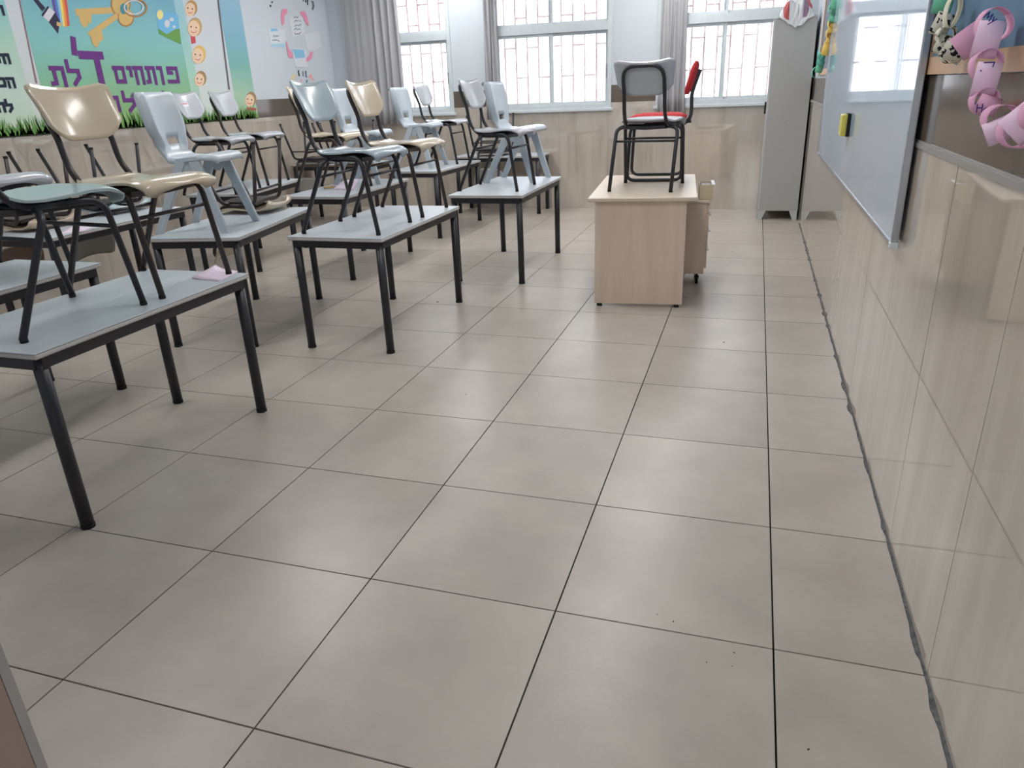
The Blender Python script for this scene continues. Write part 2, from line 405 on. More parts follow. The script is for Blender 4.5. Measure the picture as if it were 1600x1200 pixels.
# ================================================================== FURNITURE
# pupils' tables: pos = near right corner, yaw, length along local +y, depth along local -x
_tc = {}
def table(label, x, y, yaw=0., L=1.16, D=.58, wood=False, z=ZT, along_x=False):
    t = thing('school_table', label, 'table', (x, y, 0), math.radians(yaw), 'pupils tables')
    key = (L, D, wood)
    if key not in _tc:
        e = .004
        top = MB().rbox((-D, 0, z-.004), (0, L, z), .008).mesh('table_top', M_TOP)
        edge = MB().rbox((-D, 0, z-.022), (0, L, z-.004), .008).mesh('edge_band', M_WOODEDGE if wood else M_TOPEDGE)
        ap = [MB().box((-D+.03, .012, z-.062), (-.03, .042, z-.022)).mesh('rail', M_BLACK), MB().box((-D+.03, L-.042, z-.062), (-.03, L-.012, z-.022)).mesh('rail', M_BLACK),
              MB().box((-.042, .03, z-.062), (-.012, L-.03, z-.022)).mesh('rail', M_BLACK), MB().box((-D+.012, .03, z-.062), (-D+.042, L-.03, z-.022)).mesh('rail', M_BLACK)]
        leg = MB().tube([(0,0,.012), (0,0,z-.022)], .0235, 14).mesh('leg', M_BLACK)
        cap = MB().tube([(0,0,0), (0,0,.014)], .0248, 14).mesh('foot_cap', M_RUB)
        _tc[key] = (top, edge, ap, leg, cap)
    top, edge, ap, leg, cap = _tc[key]
    to = obj('table_top', top, t); obj('edge_band', edge, to)
    for a in ap: obj('rail', a, t)
    for lx in (-.037, -D+.037):
        for ly in (.037, L-.037):
            l = obj('leg', leg, t, (lx, ly, 0)); obj('foot_cap', cap, l)
    return t
table('nearest grey school table at the left edge, pink paper on its corner', -2.315, -.022, 0, 1.12, .575)
table('grey school table with pale blue chair and cream chair standing on it', -2.067, 1.938, 0, 1.185, .605)
table('grey school table nearest the teacher desk, with two grey chairs', -1.768, 3.64, 0, 1.225, .60)
table('turned grey school table carrying one moulded chair and one upturned cream chair', -2.962, 1.885, 10.5, 1.17, .58)
table('grey school table with pink booklet in the middle row', -3.205, 3.545, 0, 1.20, .58)
table('grey school table of the middle row nearest the corner window', -3.18, 5.35, -2.5, 1.17, .58)
table('grey school table against far wall under an upturned dark chair', -2.55, 7.445, 90, 1.10, .48)
table('grey school table carrying two upturned chairs with hanging backrests', -4.205, 1.72, 0, 1.22, .58)
table('grey school table behind the nearest one, cut by the left edge', -3.265, .03, 0, 1.16, .58)
table('turned grey school table by the banner under two grey chairs', -4.215, 3.70, 9.5, 1.12, .58)
table('brown-edged grey table in the far left corner', -4.28, 6.645, 90, 1.12, .52, wood=True)

# --- tubular chair ------------------------------------------------------------
TR = .0128
def chairA_meshes():
    o = {}
    # seat shell
    R, C = 15, 13; g = []
    prof = [(.125, .452), (.16, .437), (.22, .432), (.30, .435), (.38, .443), (.45, .450), (.495, .446), (.522, .432), (.533, .415)]
    P = catmull([(x, 0, z) for x, z in prof], 2)
    for i, p in enumerate(P):
        u = i/(len(P)-1); hw = .165+.045*min(1, u*1.9)
        if u > .78: hw *= math.sqrt(max(.0, 1-((u-.78)/.27)**2))*.35+.65 if u < .999 else .70
        if u < .12: hw *= .9+.1*(u/.12)
        row = []
        for j in range(C):
            v = -1+2*j/(C-1)
            k_ = min(1, max(0, (u-.46)/.34)); k_ = k_*k_*(3-2*k_); dip = -.008*(1-v*v)*(1-k_)
            drop = (1-k_)*(-.004)*abs(v)**3 + k_*(-.026)*abs(v)**4
            back = -.02*v*v*(1-u)*0
            xx = p.x - (.035*v*v if u > .8 else 0)*(u-.8)/.2
            row.append((xx, v*hw, p.z+dip+drop+.008))
        g.append(row)
    o['seat'] = MB().sheet(g, -.009)
    # backrest shell: concave towards the sitter, dipped top edge, rounded lower corners
    R, C = 11, 15; g = []
    for i in range(R):
        t = i/(R-1); row = []
        for j in range(C):
            v = -1+2*j/(C-1)
            ztop = .806+.024*v*v-.012*max(0, (abs(v)-.85)/.15)**2; zb = .606+.066*max(0, (abs(v)-.45)/.55)**2.4
            z = zb+(ztop-zb)*t
            q = (z-.61)/.22
            hw = .176+.030*q
            if q < .3: hw *= 1-.06*((.3-q)/.3)**2
            if t > .8: hw *= 1-.045*((t-.8)/.2)**3
            x = .078-.062*q-.020*q*q + .036*v*v
            row.append((x, v*hw, z))
        g.append(row)
    o['backrest'] = MB().sheet(g, .011)
    # frame: uprights with loop
    loop = [(.30, -.172, .422), (.155, -.140, .420), (.088, -.135, .50), (.070, -.134, .62), (.002, -.134, .788), (.002, .134, .788), (.070, .134, .62), (.088, .135, .50), (.155, .140, .420), (.30, .172, .422)]
    o['back_frame'] = MB().tube(fillet(loop, [.05, .05, .03, .10, .10, .03, .05, .05], 5), TR, 8)
    for s in (-1, 1):
        o['front_leg', s] = MB().tube(fillet([(.30, s*.172, .422), (.425, s*.205, .420), (.488, s*.21, .008)], .07, 5), TR, 8)
        o['rear_leg', s] = MB().tube(fillet([(.205, s*.10, .412), (.19, s*.21, .405), (0, s*.21, .008)], .05, 5), TR, 8)
        for k, p, d in (('front', (.487, s*.21, 0), (0, 0, .014)), ('rear', (.004, s*.21, 0), (0, 0, .014))):
            o[k+'_foot', s] = MB().tube([p, Vector(p)+Vector(d)], TR+.0008, 8)
    o['cross_tube'] = MB().tube([(.205, -.12, .412), (.205, .12, .412)], TR, 8)
    o['crossbar', 0] = MB().tube([(.148, -.205, .318), (.148, .205, .318)], .008, 6)
    o['crossbar', 1] = MB().tube([(.440, -.205, .318), (.440, .205, .318)], .008, 6)
    # pressed steel pan under the seat
    g = [[(.15+.27*i/4, (-1+2*j/4)*(.13+.05*i/4), .418-.006*(1-abs(-1+2*j/4))) for j in range(5)] for i in range(5)]
    o['seat_pan'] = MB().sheet(g, .022, smooth=False)
    return o
_ca = {k: v for k, v in chairA_meshes().items()}
_cam = {}
def cm(k, m_):
    key = (k, m_.name)
    if key not in _cam: _cam[key] = _ca[k].mesh(k if isinstance(k, str) else k[0], m_)
    return _cam[key]
def chairA(label, x, y, yaw, color, steel=M_BLACK, z=ZT, flip=False, backcol=None, group='tubular school chairs', seatcol=None, lift=0.):
    """x, y = midpoint between the rear feet"""
    t = thing('school_chair', label, 'chair', (x, y, z+(.474+lift if flip else 0)), math.radians(yaw), group)
    if flip: t.rotation_euler = (PI, 0, math.radians(yaw))
    obj('seat', cm('seat', PLA[seatcol or color]), t); b = obj('backrest', cm('backrest', PLA[backcol or color]), t)
    obj('back_frame', cm('back_frame', steel), t); obj('cross_tube', cm('cross_tube', steel), t); obj('seat_pan', cm('seat_pan', steel), t)
    for s in (-1, 1):
        l = obj('leg', cm(('front_leg', s), steel), t); obj('rubber_foot', cm(('front_foot', s), M_RUB), l)
        l = obj('leg', cm(('rear_leg', s), steel), t); obj('rubber_foot', cm(('rear_foot', s), M_RUB), l)
    obj('crossbar', cm(('crossbar', 0), steel), t); obj('crossbar', cm(('crossbar', 1), steel), t)
    return t
chairA('tubular chair with pale teal seat facing away, at the left edge', -2.672, .092, 83, 'teal')
chairA('tan-backed tubular chair with brown legs on the nearest table', -2.885, .855, 0, 'cream', M_BROWNB, seatcol='cream')
chairA('pale blue tubular chair in front on the second table', -2.622, 2.246, 0, 'blue')
chairA('cream tubular chair with brown legs beside the pale blue one', -2.622, 2.838, 1, 'cream', M_BROWNB)
chairA('grey tubular chair on the table nearest the teacher desk', -2.352, 4.095, -3, 'grey')
sc = chairA('grey tubular chair with a white sticker on its backrest', -4.82, 3.80, 8, 'grey')
chairA('grey tubular chair without sticker beside the banner edge', -4.92, 4.40, 8, 'grey', M_BROWNB)
chairA('cream tubular chair half hidden behind the pale blue one', -3.80, 3.985, 1, 'cream', M_BROWNB)
chairA('small pale tubular chair before the corner window', -3.74, 6.27, 2, 'grey')
chairA('tubular chair with light blue seat, its back beyond the left edge', -3.86, .90, 0, 'grey')
chairA('upturned cream chair lying on the turned table', -3.85, 2.79, 10.5, 'cream', M_BROWNB, flip=True, lift=.003)
chairA('upturned tan chair nearer the left edge, brown backrest hanging down', -5.03, 2.07, 0, 'tan', M_BROWNB, flip=True, backcol='brown')
chairA('upturned pale blue chair, backrest hanging below the table with shade in its colour', -5.03, 2.72, 0, 'blue', M_BLACK, flip=True, backcol='dark')  # darker backrest colour carries the shade under the table
chairA('upturned dark chair at the left wall on the brown-edged table', -5.12, 5.94, 90, 'dark', M_BLACK, flip=True)
chairA('upturned dark chair on the brown-edged table, farther from the left wall', -4.62, 5.96, 90, 'dark', M_BLACK, flip=True)
chairA('upturned dark chair on the table against the far wall', -3.18, 6.835, 90, 'dark', M_BLACK, flip=True)
DZ = .735
chairA('grey tubular chair seen from behind on the teacher desk', -.872, 3.432, 86, 'grey', z=DZ)
# sticker
st = MB().box((.0, -.045, 0), (.0012, .045, .034)).build('sticker', M_WPAPER, sc, (.0605, -.02, .705), (0, -.33, 0))
st['label'] = 'small white sticker with red print'
MB().box((.0012, -.04, .022), (.0016, .04, .030)).build('print', flat('red_print', (190, 90, 90)), st)

# --- one-piece moulded chair ----------------------------------------------------
def chairB_meshes():
    o = {}
    prof = [(.462, .405), (.458, .432), (.435, .447), (.37, .452), (.29, .444), (.21, .434), (.150, .440), (.122, .468), (.110, .506), (.104, .544), (.099, .580), (.090, .64), (.074, .72), (.062, .775), (.046, .802), (.018, .800), (.0, .778)]
    hws = [.165, .178, .188, .200, .200, .188, .172, .152, .150, .156, .178, .188, .186, .180, .172, .162, .152]
    P = [Vector((x, 0, z)) for x, z in prof]
    C = 17; g = []
    for i, (p, hw) in enumerate(zip(P, hws)):
        row = []
        for j in range(C):
            v = -1+2*j/(C-1); a = abs(v)
            e = max(0, (a-.86)/.14)        # turned edge
            if i <= 7:
                row.append((p.x, v*hw*(1-.03*e), p.z-.006*(1-v*v)*(1 if 2 < i < 7 else .3)-.030*e*e*(1 if i > 0 else .3)))
            else:
                row.append((p.x+.030*v*v*(1-e)-.030*e*e*(1 if i < 14 else .3)+.0*e, v*hw, p.z))
        g.append(row)
    o['shell'] = MB().sheet(g, -.007, skip=lambda i, j: i == 8 and 5 <= j <= 10)
    for s in (-1, 1):
        def plank(a, b, wa, wb, ta, tb):
            a, b = Vector(a), Vector(b); rings = []
            for k in range(5):
                t = k/4; c = a.lerp(b, t); w = (wa+(wb-wa)*t)/2; th = (ta+(tb-ta)*t)/2
                rings.append([c+Vector((x*w, y*th, 0)) for x, y in ((-1,-.5),(-.8,-1),(.8,-1),(1,-.5),(1,.5),(.8,1),(-.8,1),(-1,.5))])
            return MB().loft(rings, smooth=False)
        o['front_leg', s] = plank((.318, s*.176, .425), (.452, s*.212, 0), .074, .050, .030, .026)
        o['rear_leg', s] = plank((.240, s*.172, .415), (.026, s*.212, 0), .074, .050, .030, .026)
        poly = [(.195, s*.168, .36), (.21, s*.168, .43), (.345, s*.168, .44), (.352, s*.168, .345), (.31, s*.168, .36), (.29, s*.168, .33), (.255, s*.168, .33), (.24, s*.168, .36)]
        o['bracket', s] = MB().prism(poly, (0, s*.016, 0))
    o['stretcher'] = MB().box((.025, -.205, .055), (.055, .205, .075))
    return o
_cb = chairB_meshes()
_cbm = {k: v.mesh(k if isinstance(k, str) else k[0], M_POLY) for k, v in _cb.items()}
def chairB(label, x, y, yaw):
    t = thing('moulded_chair', label, 'chair', (x, y, ZT), math.radians(yaw), 'moulded plastic chairs')
    obj('shell', _cbm['shell'], t)
    for s in (-1, 1):
        obj('leg', _cbm['front_leg', s], t); obj('leg', _cbm['rear_leg', s], t); obj('bracket', _cbm['bracket', s], t)
    return t
chairB('moulded blue-grey plastic chair on the turned table, behind the tan chair', -3.63, 2.135, 10.5)
chairB('moulded plastic chair hidden between the pale blue and cream chairs', -3.765, 4.53, 2)
chairB('moulded grey plastic chair in front of the corner curtain', -3.79, 5.80, 0)
chairB('moulded grey plastic chair on the table nearest the teacher desk', -2.335, 4.615, -3)

# --- teacher's desk ---------------------------------------------------------------
dk = thing('teacher_desk', 'pale beech teacher desk with solid end panel in the middle of the floor', 'desk', (-1.165, 3.125, 0), math.radians(5))
MB().rbox((0, 0, DZ-.026), (.70, 1.30, DZ), .006).build('desk_top', M_DESKTOP, dk)
MB().box((.045, .03, .02), (.635, .052, DZ-.026)).build('end_panel', M_DESK, dk)
MB().box((.045, 1.245, .02), (.635, 1.267, DZ-.026)).build('end_panel', M_DESK, dk)
MB().box((.30, .052, .25), (.32, 1.245, DZ-.026)).build('modesty_panel', M_DESK, dk)
for px in (.06, .58):
    for py in (.028, 1.243): MB().box((px, py, 0), (px+.035, py+.026, .02)).build('foot', M_RUB, dk)
# drawer pedestal, pushed half out from under the desk
pd = thing('drawer_pedestal', 'beech drawer unit on castors standing beside the teacher desk', 'drawer unit', (-.44, 3.84, 0), math.radians(5))
MB().rbox((-.30, 0, .085), (.0, .42, .60), .004).build('body', M_DESK, pd); MB().rbox((-.30, -.006, .60), (.018, .426, .617), .004).build('pedestal_top', M_DESKTOP, pd)
for k, (z0, z1) in enumerate(((.125, .265), (.27, .405), (.41, .525), (.53, .595))):
    d = MB().box((.0, .008, z0), (.017, .412, z1)).build('drawer_front', M_DESK, pd)
    if k < 3: MB().tube(fillet([(.017, .15, z1-.03), (.034, .15, z1-.03), (.034, .27, z1-.03), (.017, .27, z1-.03)], .01, 2), .004, 6).build('handle', M_GREYALU, d)
for cx in (-.26, -.045):
    for cy in (.05, .37):
        c = MB(); c.tube([(cx-.011, cy, .028), (cx+.011, cy, .028)], .028, 12); c.tube([(cx, cy, .05), (cx, cy, .085)], .008, 6); c.box((cx-.016, cy-.02, .045), (cx+.016, cy+.02, .06)); c.build('castor', M_RUB, pd)
bx = thing('cardboard_tray', 'small open beige box on the drawer unit', 'box', (-.505, 3.90, .617), math.radians(5))
MB().box((0, 0, 0), (.095, .24, .004)).build('base', M_CARD, bx)
for a, b in (((0,0,0),(.095,.004,.105)), ((0,.236,0),(.095,.24,.105)), ((0,.004,0),(.004,.236,.105)), ((.091,.004,0),(.095,.236,.105))): MB().box(a, b).build('side', M_CARD, bx)
MB().box((.086, -.004, .105), (.108, .244, .109)).build('lid_flap', M_WPAPER, bx)
MB().box((.015, .02, .06), (.08, .2, .095)).build('contents', mat('dull_contents', (.25, .25, .23), .7), bx)

# red sled chair, facing left
rc = thing('upholstered_chair', 'red upholstered chair with black sled frame behind the grey one on the desk', 'chair', (-.86, 4.185, DZ), math.radians(184))
g = []
for i in range(9):
    u = i/8; row = []
    for j in range(9):
        v = -1+2*j/8; e = max(abs(2*u-1), abs(v)); puff = .022*(1-e**6)
        row.append((-.21+.42*u, v*.20*(1-.12*abs(2*u-1)**6), .425+puff-.012*max(0, u-.8)/.2))
    g.append(row)
s_ = MB().sheet(g, -.03).build('seat', M_RED, rc)
rings = []
for i in range(11):
    u = i/10; e = abs(2*u-1); z = .598+.218*u; d = .026*(1-e**5)**.5 if i not in (0, 10) else .008; w = .20*(1-.2*e**4); cx = -.210-.062*u
    rings.append([(cx+d*math.copysign(abs(math.cos(t))**.6, math.cos(t))+.012*math.sin(t)**2, w*math.copysign(abs(math.sin(t))**.6, math.sin(t)), z) for t in [2*PI*k/20 for k in range(20)]])
MB().loft(rings).build('backrest', M_RED, rc)
MB().box((-.25, -.03, .40), (-.15, .03, .42)).build('seat_bracket', M_BLACK, rc)
sp = catmull([(-.12, 0, .408), (-.20, 0, .415), (-.232, 0, .46), (-.232, 0, .55), (-.236, 0, .62), (-.283, 0, .765)], 3)
g = [[(p.x, y, p.z) for y in (-.06, 0, .06)] for p in sp]
MB().sheet(g, -.026).build('back_support', M_BLACK, rc)
for s in (-1, 1):
    MB().tube(fillet([(.05, s*.17, .395), (.18, s*.19, .395), (.20, s*.195, .013), (-.20, s*.195, .013), (-.19, s*.19, .395), (.05, s*.17, .395)], .055, 4), .0125, 8).build('sled_leg', M_BLACK, rc)
MB().tube([(-.14, -.18, .395), (-.14, .18, .395)], .011, 8).build('crossbar', M_BLACK, rc); MB().tube([(.12, -.18, .395), (.12, .18, .395)], .011, 8).build('crossbar', M_BLACK, rc)
MB().tube([(-.188, -.19, .33), (-.188, .19, .33)], .009, 8).build('crossbar', M_BLACK, rc)

# --- metal cabinet -----------------------------------------------------------------
CX0, CX1, CY0, CY1 = -.06, .345, 6.775, 7.445
cb = thing('metal_cabinet', 'tall grey metal cabinet in the far right corner', 'cabinet', (CX0, CY0, 0))
w_, d_ = CX1-CX0, CY1-CY0
MB().box((.018, 0, .095), (w_, d_, 1.965)).build('body', M_CAB, cb)
for sx, (a, b, c) in enumerate(((0., .085, .045), (w_, w_-.085, w_-.045))):
    for yy in (0, d_-.003): MB().prism([(a, yy, 0), (c, yy, 0), (b, yy, .096), (a, yy, .096)], (0, .003, 0)).build('foot', M_CABF, cb)
    MB().prism([(a-(.002 if sx else 0), 0, 0), (a-(.002 if sx else 0), .05, 0), (a-(.002 if sx else 0), .09, .096), (a-(.002 if sx else 0), 0, .096)], (.002, 0, 0)).build('foot', M_CABF, cb)
for y0, y1 in ((.004, d_/2-.002), (d_/2+.002, d_-.004)):
    dr = MB().box((0, y0, .10), (.017, y1, 1.96)).build('door', M_CABF, cb)
    if y0 < .1: MB().rbox((-.018, y1-.06, 1.07), (0, y1-.04, 1.19), .004).build('handle', M_RUB, dr)
MB().tube([(.20, .001, .98), (.20, -.002, .98)], .004, 8).build('screw', M_RUB, cb)

# crumpled plastic bag on top of the cabinet
def crumple(name, label, cat, cx, cy, z0, rx, ry, h, seed, material, spots, drape):
    rnd = random.Random(seed); R, C = 15, 19; g = []
    ph = [rnd.uniform(0, 6.28) for _ in range(8)]
    for i in range(R):
        row = []
        for j in range(C):
            u, v = -1+2*i/(R-1), -1+2*j/(C-1)
            x = cx+rx*v+rnd.uniform(-.008, .008); y = cy+ry*u+rnd.uniform(-.008, .008)
            r2 = min(1, u*u*.8+v*v*.8)
            z = z0+.006+h*(1-r2)*(.65+.2*math.sin(4*u+ph[0])+.2*math.sin(5*v+ph[1])+.12*math.sin(9*u+7*v+ph[2]))+rnd.uniform(0, .012)
            if y < CY0-.004:
                over = CY0-y; z = z0-over*drape*(.5+.5*math.sin(3*v+1.6))+.003; y = CY0-.006-over*.15-rnd.uniform(0, .006)
            row.append((x, y, z))
        g.append(row)
    me = MB().sheet(g, -.0008, smooth=False).mesh(name, material)
    for s in spots: me.materials.append(s[0])
    for p in me.polygons:
        c = p.center
        for k, s in enumerate(spots):
            if abs(c.x-s[1]) < s[4] and abs(c.y-s[2]) < s[5] and c.z > z0+s[3]: p.material_index = k+1
    return tag(obj(name, me), label, cat)
M_BAG = mat('white_plastic_bag', (.62, .64, .66), .35, .5); M_BAGR = mat('red_bag_print', (.42, .07, .08), .4, .5); M_BAGP = mat('purple_bag_print', (.25, .16, .24), .4, .5)
crumple('plastic_bag', 'crumpled white plastic bag with red print on top of the cabinet', 'bag', 0.150, 6.93, 1.966, .165, .225, .24, 5, M_BAG,
        [(M_BAGR, .055, 6.83, .0, .028, .07), (M_BAGP, .225, 6.84, .02, .022, .06), (M_BAGR, .255, 6.85, .05, .03, .06), (M_BAGR, .20, 6.95, .11, .05, .1)], 1.3)
tag(MB().prism([(.318, 6.80, 1.967), (.343, 6.79, 1.967), (.343, 7.0, 1.967), (.32, 7.0, 1.967)], (0, 0, .012)).build('folded_plastic', mat('clear_plastic', (.52, .55, .60), .25, .5)), 'small folded clear plastic sheet at the cabinet top right corner', 'plastic sheet')

# ================================================================== RIGHT WALL THINGS
wbY0, wbY1, wbZ0, wbZ1 = 1.15, 4.77, .85, 2.07
wbd = thing('whiteboard', 'long grey-white whiteboard with aluminium frame on the right wall', 'whiteboard', (.345, wbY0, wbZ0))
L_, H_ = wbY1-wbY0, wbZ1-wbZ0
MB().box((-.012, .012, .012), (.0, L_-.012, H_-.012)).build('writing_surface', M_WB, wbd)
fr = MB()
fr.rbox((-.018, 0, 0), (.006, .016, H_), .004); fr.rbox((-.018, L_-.016, 0), (.006, L_, H_), .004); fr.box((-.016, .022, 0), (.004, L_-.022, .014)); fr.box((-.016, .022, H_-.014), (.004, L_-.022, H_))
fr.build('frame', M_GREYALU, wbd)
for yy in (0, L_-.03):
    MB().rbox((-.021, yy-.003, -.004), (.008, yy+.033, .016), .004).build('corner_cap', M_ALU, wbd)
for yy in (.15, L_/2, L_-.15):
    for zz in (.1, H_-.1): MB().box((.004, yy-.02, zz-.02), (.020, yy+.02, zz+.02)).build('wall_bracket', M_GREYALU, wbd)
ep = onx(1323, 195, .32)
er = thing('board_eraser', 'yellow magnetic eraser with dark pad stuck on the whiteboard', 'eraser', (.333, ep.y, ep.z))
MB().rbox((-.045, -.055, -.055), (-.016, .055, .055), .008).build('body', mat('yellow_plastic', (.62, .55, .09), .45), er)
MB().box((-.016, -.055, -.058), (-.0005, .055, .058)).build('felt_pad', M_RUB, er)

def pinboard(label, y0, y1, z0, z1, felt, fw=.05):
    t = thing('pin_board', label, 'pin board', (XR+.012, y0, z0))
    l, h = y1-y0, z1-z0
    MB().box((-.012, fw, fw), (0, l-fw, h-fw)).build('felt_panel', felt, t)
    for a, b in (((-.022, 0, 0), (0, l, fw)), ((-.022, 0, h-fw), (0, l, h)), ((-.022, 0, fw), (0, fw, h-fw)), ((-.022, l-fw, fw), (0, l, h-fw))):
        MB().box(a, b).build('frame_rail', M_PINE, t)
    return t
pinboard('blue felt pin board in a pine frame at the upper right edge', -.75, 1.20, 1.405, 2.5, M_BLUEF)
pinboard('grey-blue pin board between the whiteboard and the cabinet', 4.9, 6.15, 1.43, 2.4, M_GREYF, .045)

# paper chains: every link is a closed paper band
def link(c, axis, along, r1, r2, w, mt, parent, name='paper_link'):
    """band around axis; r1 along 'along', r2 in the third direction"""
    ax = Vector(axis).normalized(); al = Vector(along); al = (al-ax*al.dot(ax)).normalized(); th = ax.cross(al)
    n = 22; g = []
    for k in range(n+1):
        t = 2*PI*k/n; p = Vector(c)+al*r1*math.cos(t)+th*r2*math.sin(t)*(1+.1*math.cos(t))
        g.append([p-ax*w/2, p, p+ax*w/2])
    return MB().sheet(g, .0012).build(name, mt, parent)
def strokes(parent, quad_o, ux, uy, lines, w, mt, name='writing'):
    """pen strokes in a plane: quad_o origin, ux/uy unit vectors scaled"""
    mb = MB(); nrm = Vector(ux).cross(Vector(uy)).normalized()
    for ln in lines:
        for (a, b), (c, d) in zip(ln[:-1], ln[1:]):
            p = Vector(quad_o)+Vector(ux)*a+Vector(uy)*b; q = Vector(quad_o)+Vector(ux)*c+Vector(uy)*d
            dd = (q-p); 
            if dd.length < 1e-6: continue
            sdir = dd.normalized().cross(nrm)*w/2; e = dd.normalized()*w/2
            mb.prism([p-sdir-e, p+sdir-e, q+sdir+e, q-sdir+e], nrm*.0006)
    return mb.build(name, mt, parent)
VIEW = Vector((CF.x, CF.y, 0)).normalized()
def px(x, y, X=.300): return onx(x, y, X)
vd = (px(1540, 120)-CAM).normalized(); SIDE = Vector((0,0,1)).cross(-vd).normalized()   # to the right as seen
pc = thing('paper_chain', 'pink paper chain hanging from the blue pin board', 'paper chain', px(1545, 40, .33))
pc0 = pc.location.copy()
def pl(c, *a, **k): return link(Vector(c)-pc0, *a, parent=pc, **k)
# (pixel x, y, half height px -> m scale) 
sc_ = (px(1540, 120)-CAM).dot(CF)/FPX
def plk(x, y, hw, hh, kind, mt, tilt=0, X=.300):
    c = px(x, y, X); up = (Vector((0,0,1))*math.cos(tilt)+SIDE*math.sin(tilt)); sd = (SIDE*math.cos(tilt)-Vector((0,0,1))*math.sin(tilt))
    if kind == 'band': return pl(c, sd, up, hh*sc_, .030, 2*hw*sc_, mt=mt)
    return pl(c, (-vd+SIDE*.35).normalized(), up, hh*sc_, hw*sc_, .036, mt=mt)
plk(1518, 62, 22, 26, 'band', M_PINK, .9, X=.315)
plk(1552, 40, 26, 24, 'ring', M_PINK, .9, X=.315)
plk(1543, 62, 18, 27, 'band', M_PINK2, .10)
plk(1540, 102, 21, 24, 'ring', M_PINK)
plk(1541, 124, 17, 25, 'band', M_PINK2, .08)
plk(1537, 158, 18, 20, 'ring', M_PINK)
plk(1543, 164, 15, 13, 'band', M_PINK, .35)
plk(1562, 186, 22, 20, 'ring', M_PINK)
plk(1563, 203, 19, 17, 'band', M_PINK2, -.45)
plk(1586, 208, 22, 18, 'ring', M_PINK, .8)
plk(1600, 192, 20, 22, 'band', M_PINK2, -.8)
plk(1625, 180, 22, 20, 'ring', M_PINK, .8)
# handwriting on the links
def wr_on(x, y, lines, mt, sx=1., X=.300, off=.036, tilt=0.):
    c = px(x, y, X)-vd*off-pc0; u = (SIDE*math.cos(tilt)-Vector((0,0,1))*math.sin(tilt)); v = Vector((0,0,1))*math.cos(tilt)+SIDE*math.sin(tilt)
    strokes(pc, c, u*sc_*sx, v*sc_*sx, lines, .0022, mt)
wr_on(1547, 30, [[(-8,-4),(-6,5),(-3,-2),(0,5),(2,-4)], [(4,3),(6,-2)], [(9,3),(4,-8)]], M_INK, 1., off=.05, tilt=.6)
wr_on(1540, 107, [[(-3,8),(10,8),(9,2)], [(-6,-3),(-5,-3.5)]], M_INK, off=.05)
wr_on(1538, 168, [[(-10,6),(-9,-5)], [(-9.5,1),(-3,1)], [(-3,6),(-2.5,-5)], [(3,1),(0,-1),(1,-4),(4,-3),(4,1),(5,-4)], [(-13,8),(-12.5,7.5)]], M_INK, off=.062)
# green and printed links beside the whiteboard
p2 = thing('paper_chain', 'green and black-patterned paper chain beside the whiteboard', 'paper chain', px(1475, 40, .33)); p20 = p2.location.copy()
def plk2(x, y, hw, hh, kind, mt, tilt=0, X=.315):
    c = px(x, y, X)-p20; up = (Vector((0,0,1))*math.cos(tilt)+SIDE*math.sin(tilt)); sd = (SIDE*math.cos(tilt)-Vector((0,0,1))*math.sin(tilt)); s = (px(1475, 50)-CAM).dot(CF)/FPX
    if kind == 'band': return link(c, sd, up, hh*s, .025, 2*hw*s, mt, p2)
    return link(c, (-vd+SIDE*.35).normalized(), up, hh*s, hw*s, .036, mt, p2)
def zebra():
    M = mat('zebra_print_paper', lin((214, 210, 194)), .7, .2); nt = M.node_tree; N = nt.nodes; L = nt.links
    geo = N.new('ShaderNodeNewGeometry'); nz = N.new('ShaderNodeTexNoise'); nz.inputs['Scale'].default_value = 75; nz.inputs['Detail'].default_value = 2
    cr = N.new('ShaderNodeValToRGB'); cr.color_ramp.interpolation = 'CONSTANT'; e = cr.color_ramp.elements
    e[0].color = (.012, .011, .014, 1); e[0].position = 0; e[1].position = .44; e[1].color = (*lin((214, 210, 194)), 1)
    L.new(geo.outputs['Position'], nz.inputs['Vector']); L.new(nz.outputs['Fac'], cr.inputs['Fac']); L.new(cr.outputs[0], N['Principled BSDF'].inputs['Base Color']); return M
M_ZEB = zebra()
plk2(1470, -22, 14, 20, 'band', M_GREENP); plk2(1474, 4, 14, 17, 'band', M_GREENP, .15); plk2(1488, 18, 10, 24, 'ring', M_CREAMP, .1)
plk2(1472, 38, 13, 17, 'band', M_ZEB, .35); plk2(1478, 56, 14, 15, 'ring', M_ZEB); plk2(1475, 70, 12, 15, 'band', M_ZEB, .4); plk2(1490, 80, 16, 14, 'band', M_ZEB, .5); plk2(1484, 88, 14, 10, 'ring', M_ZEB, .5)
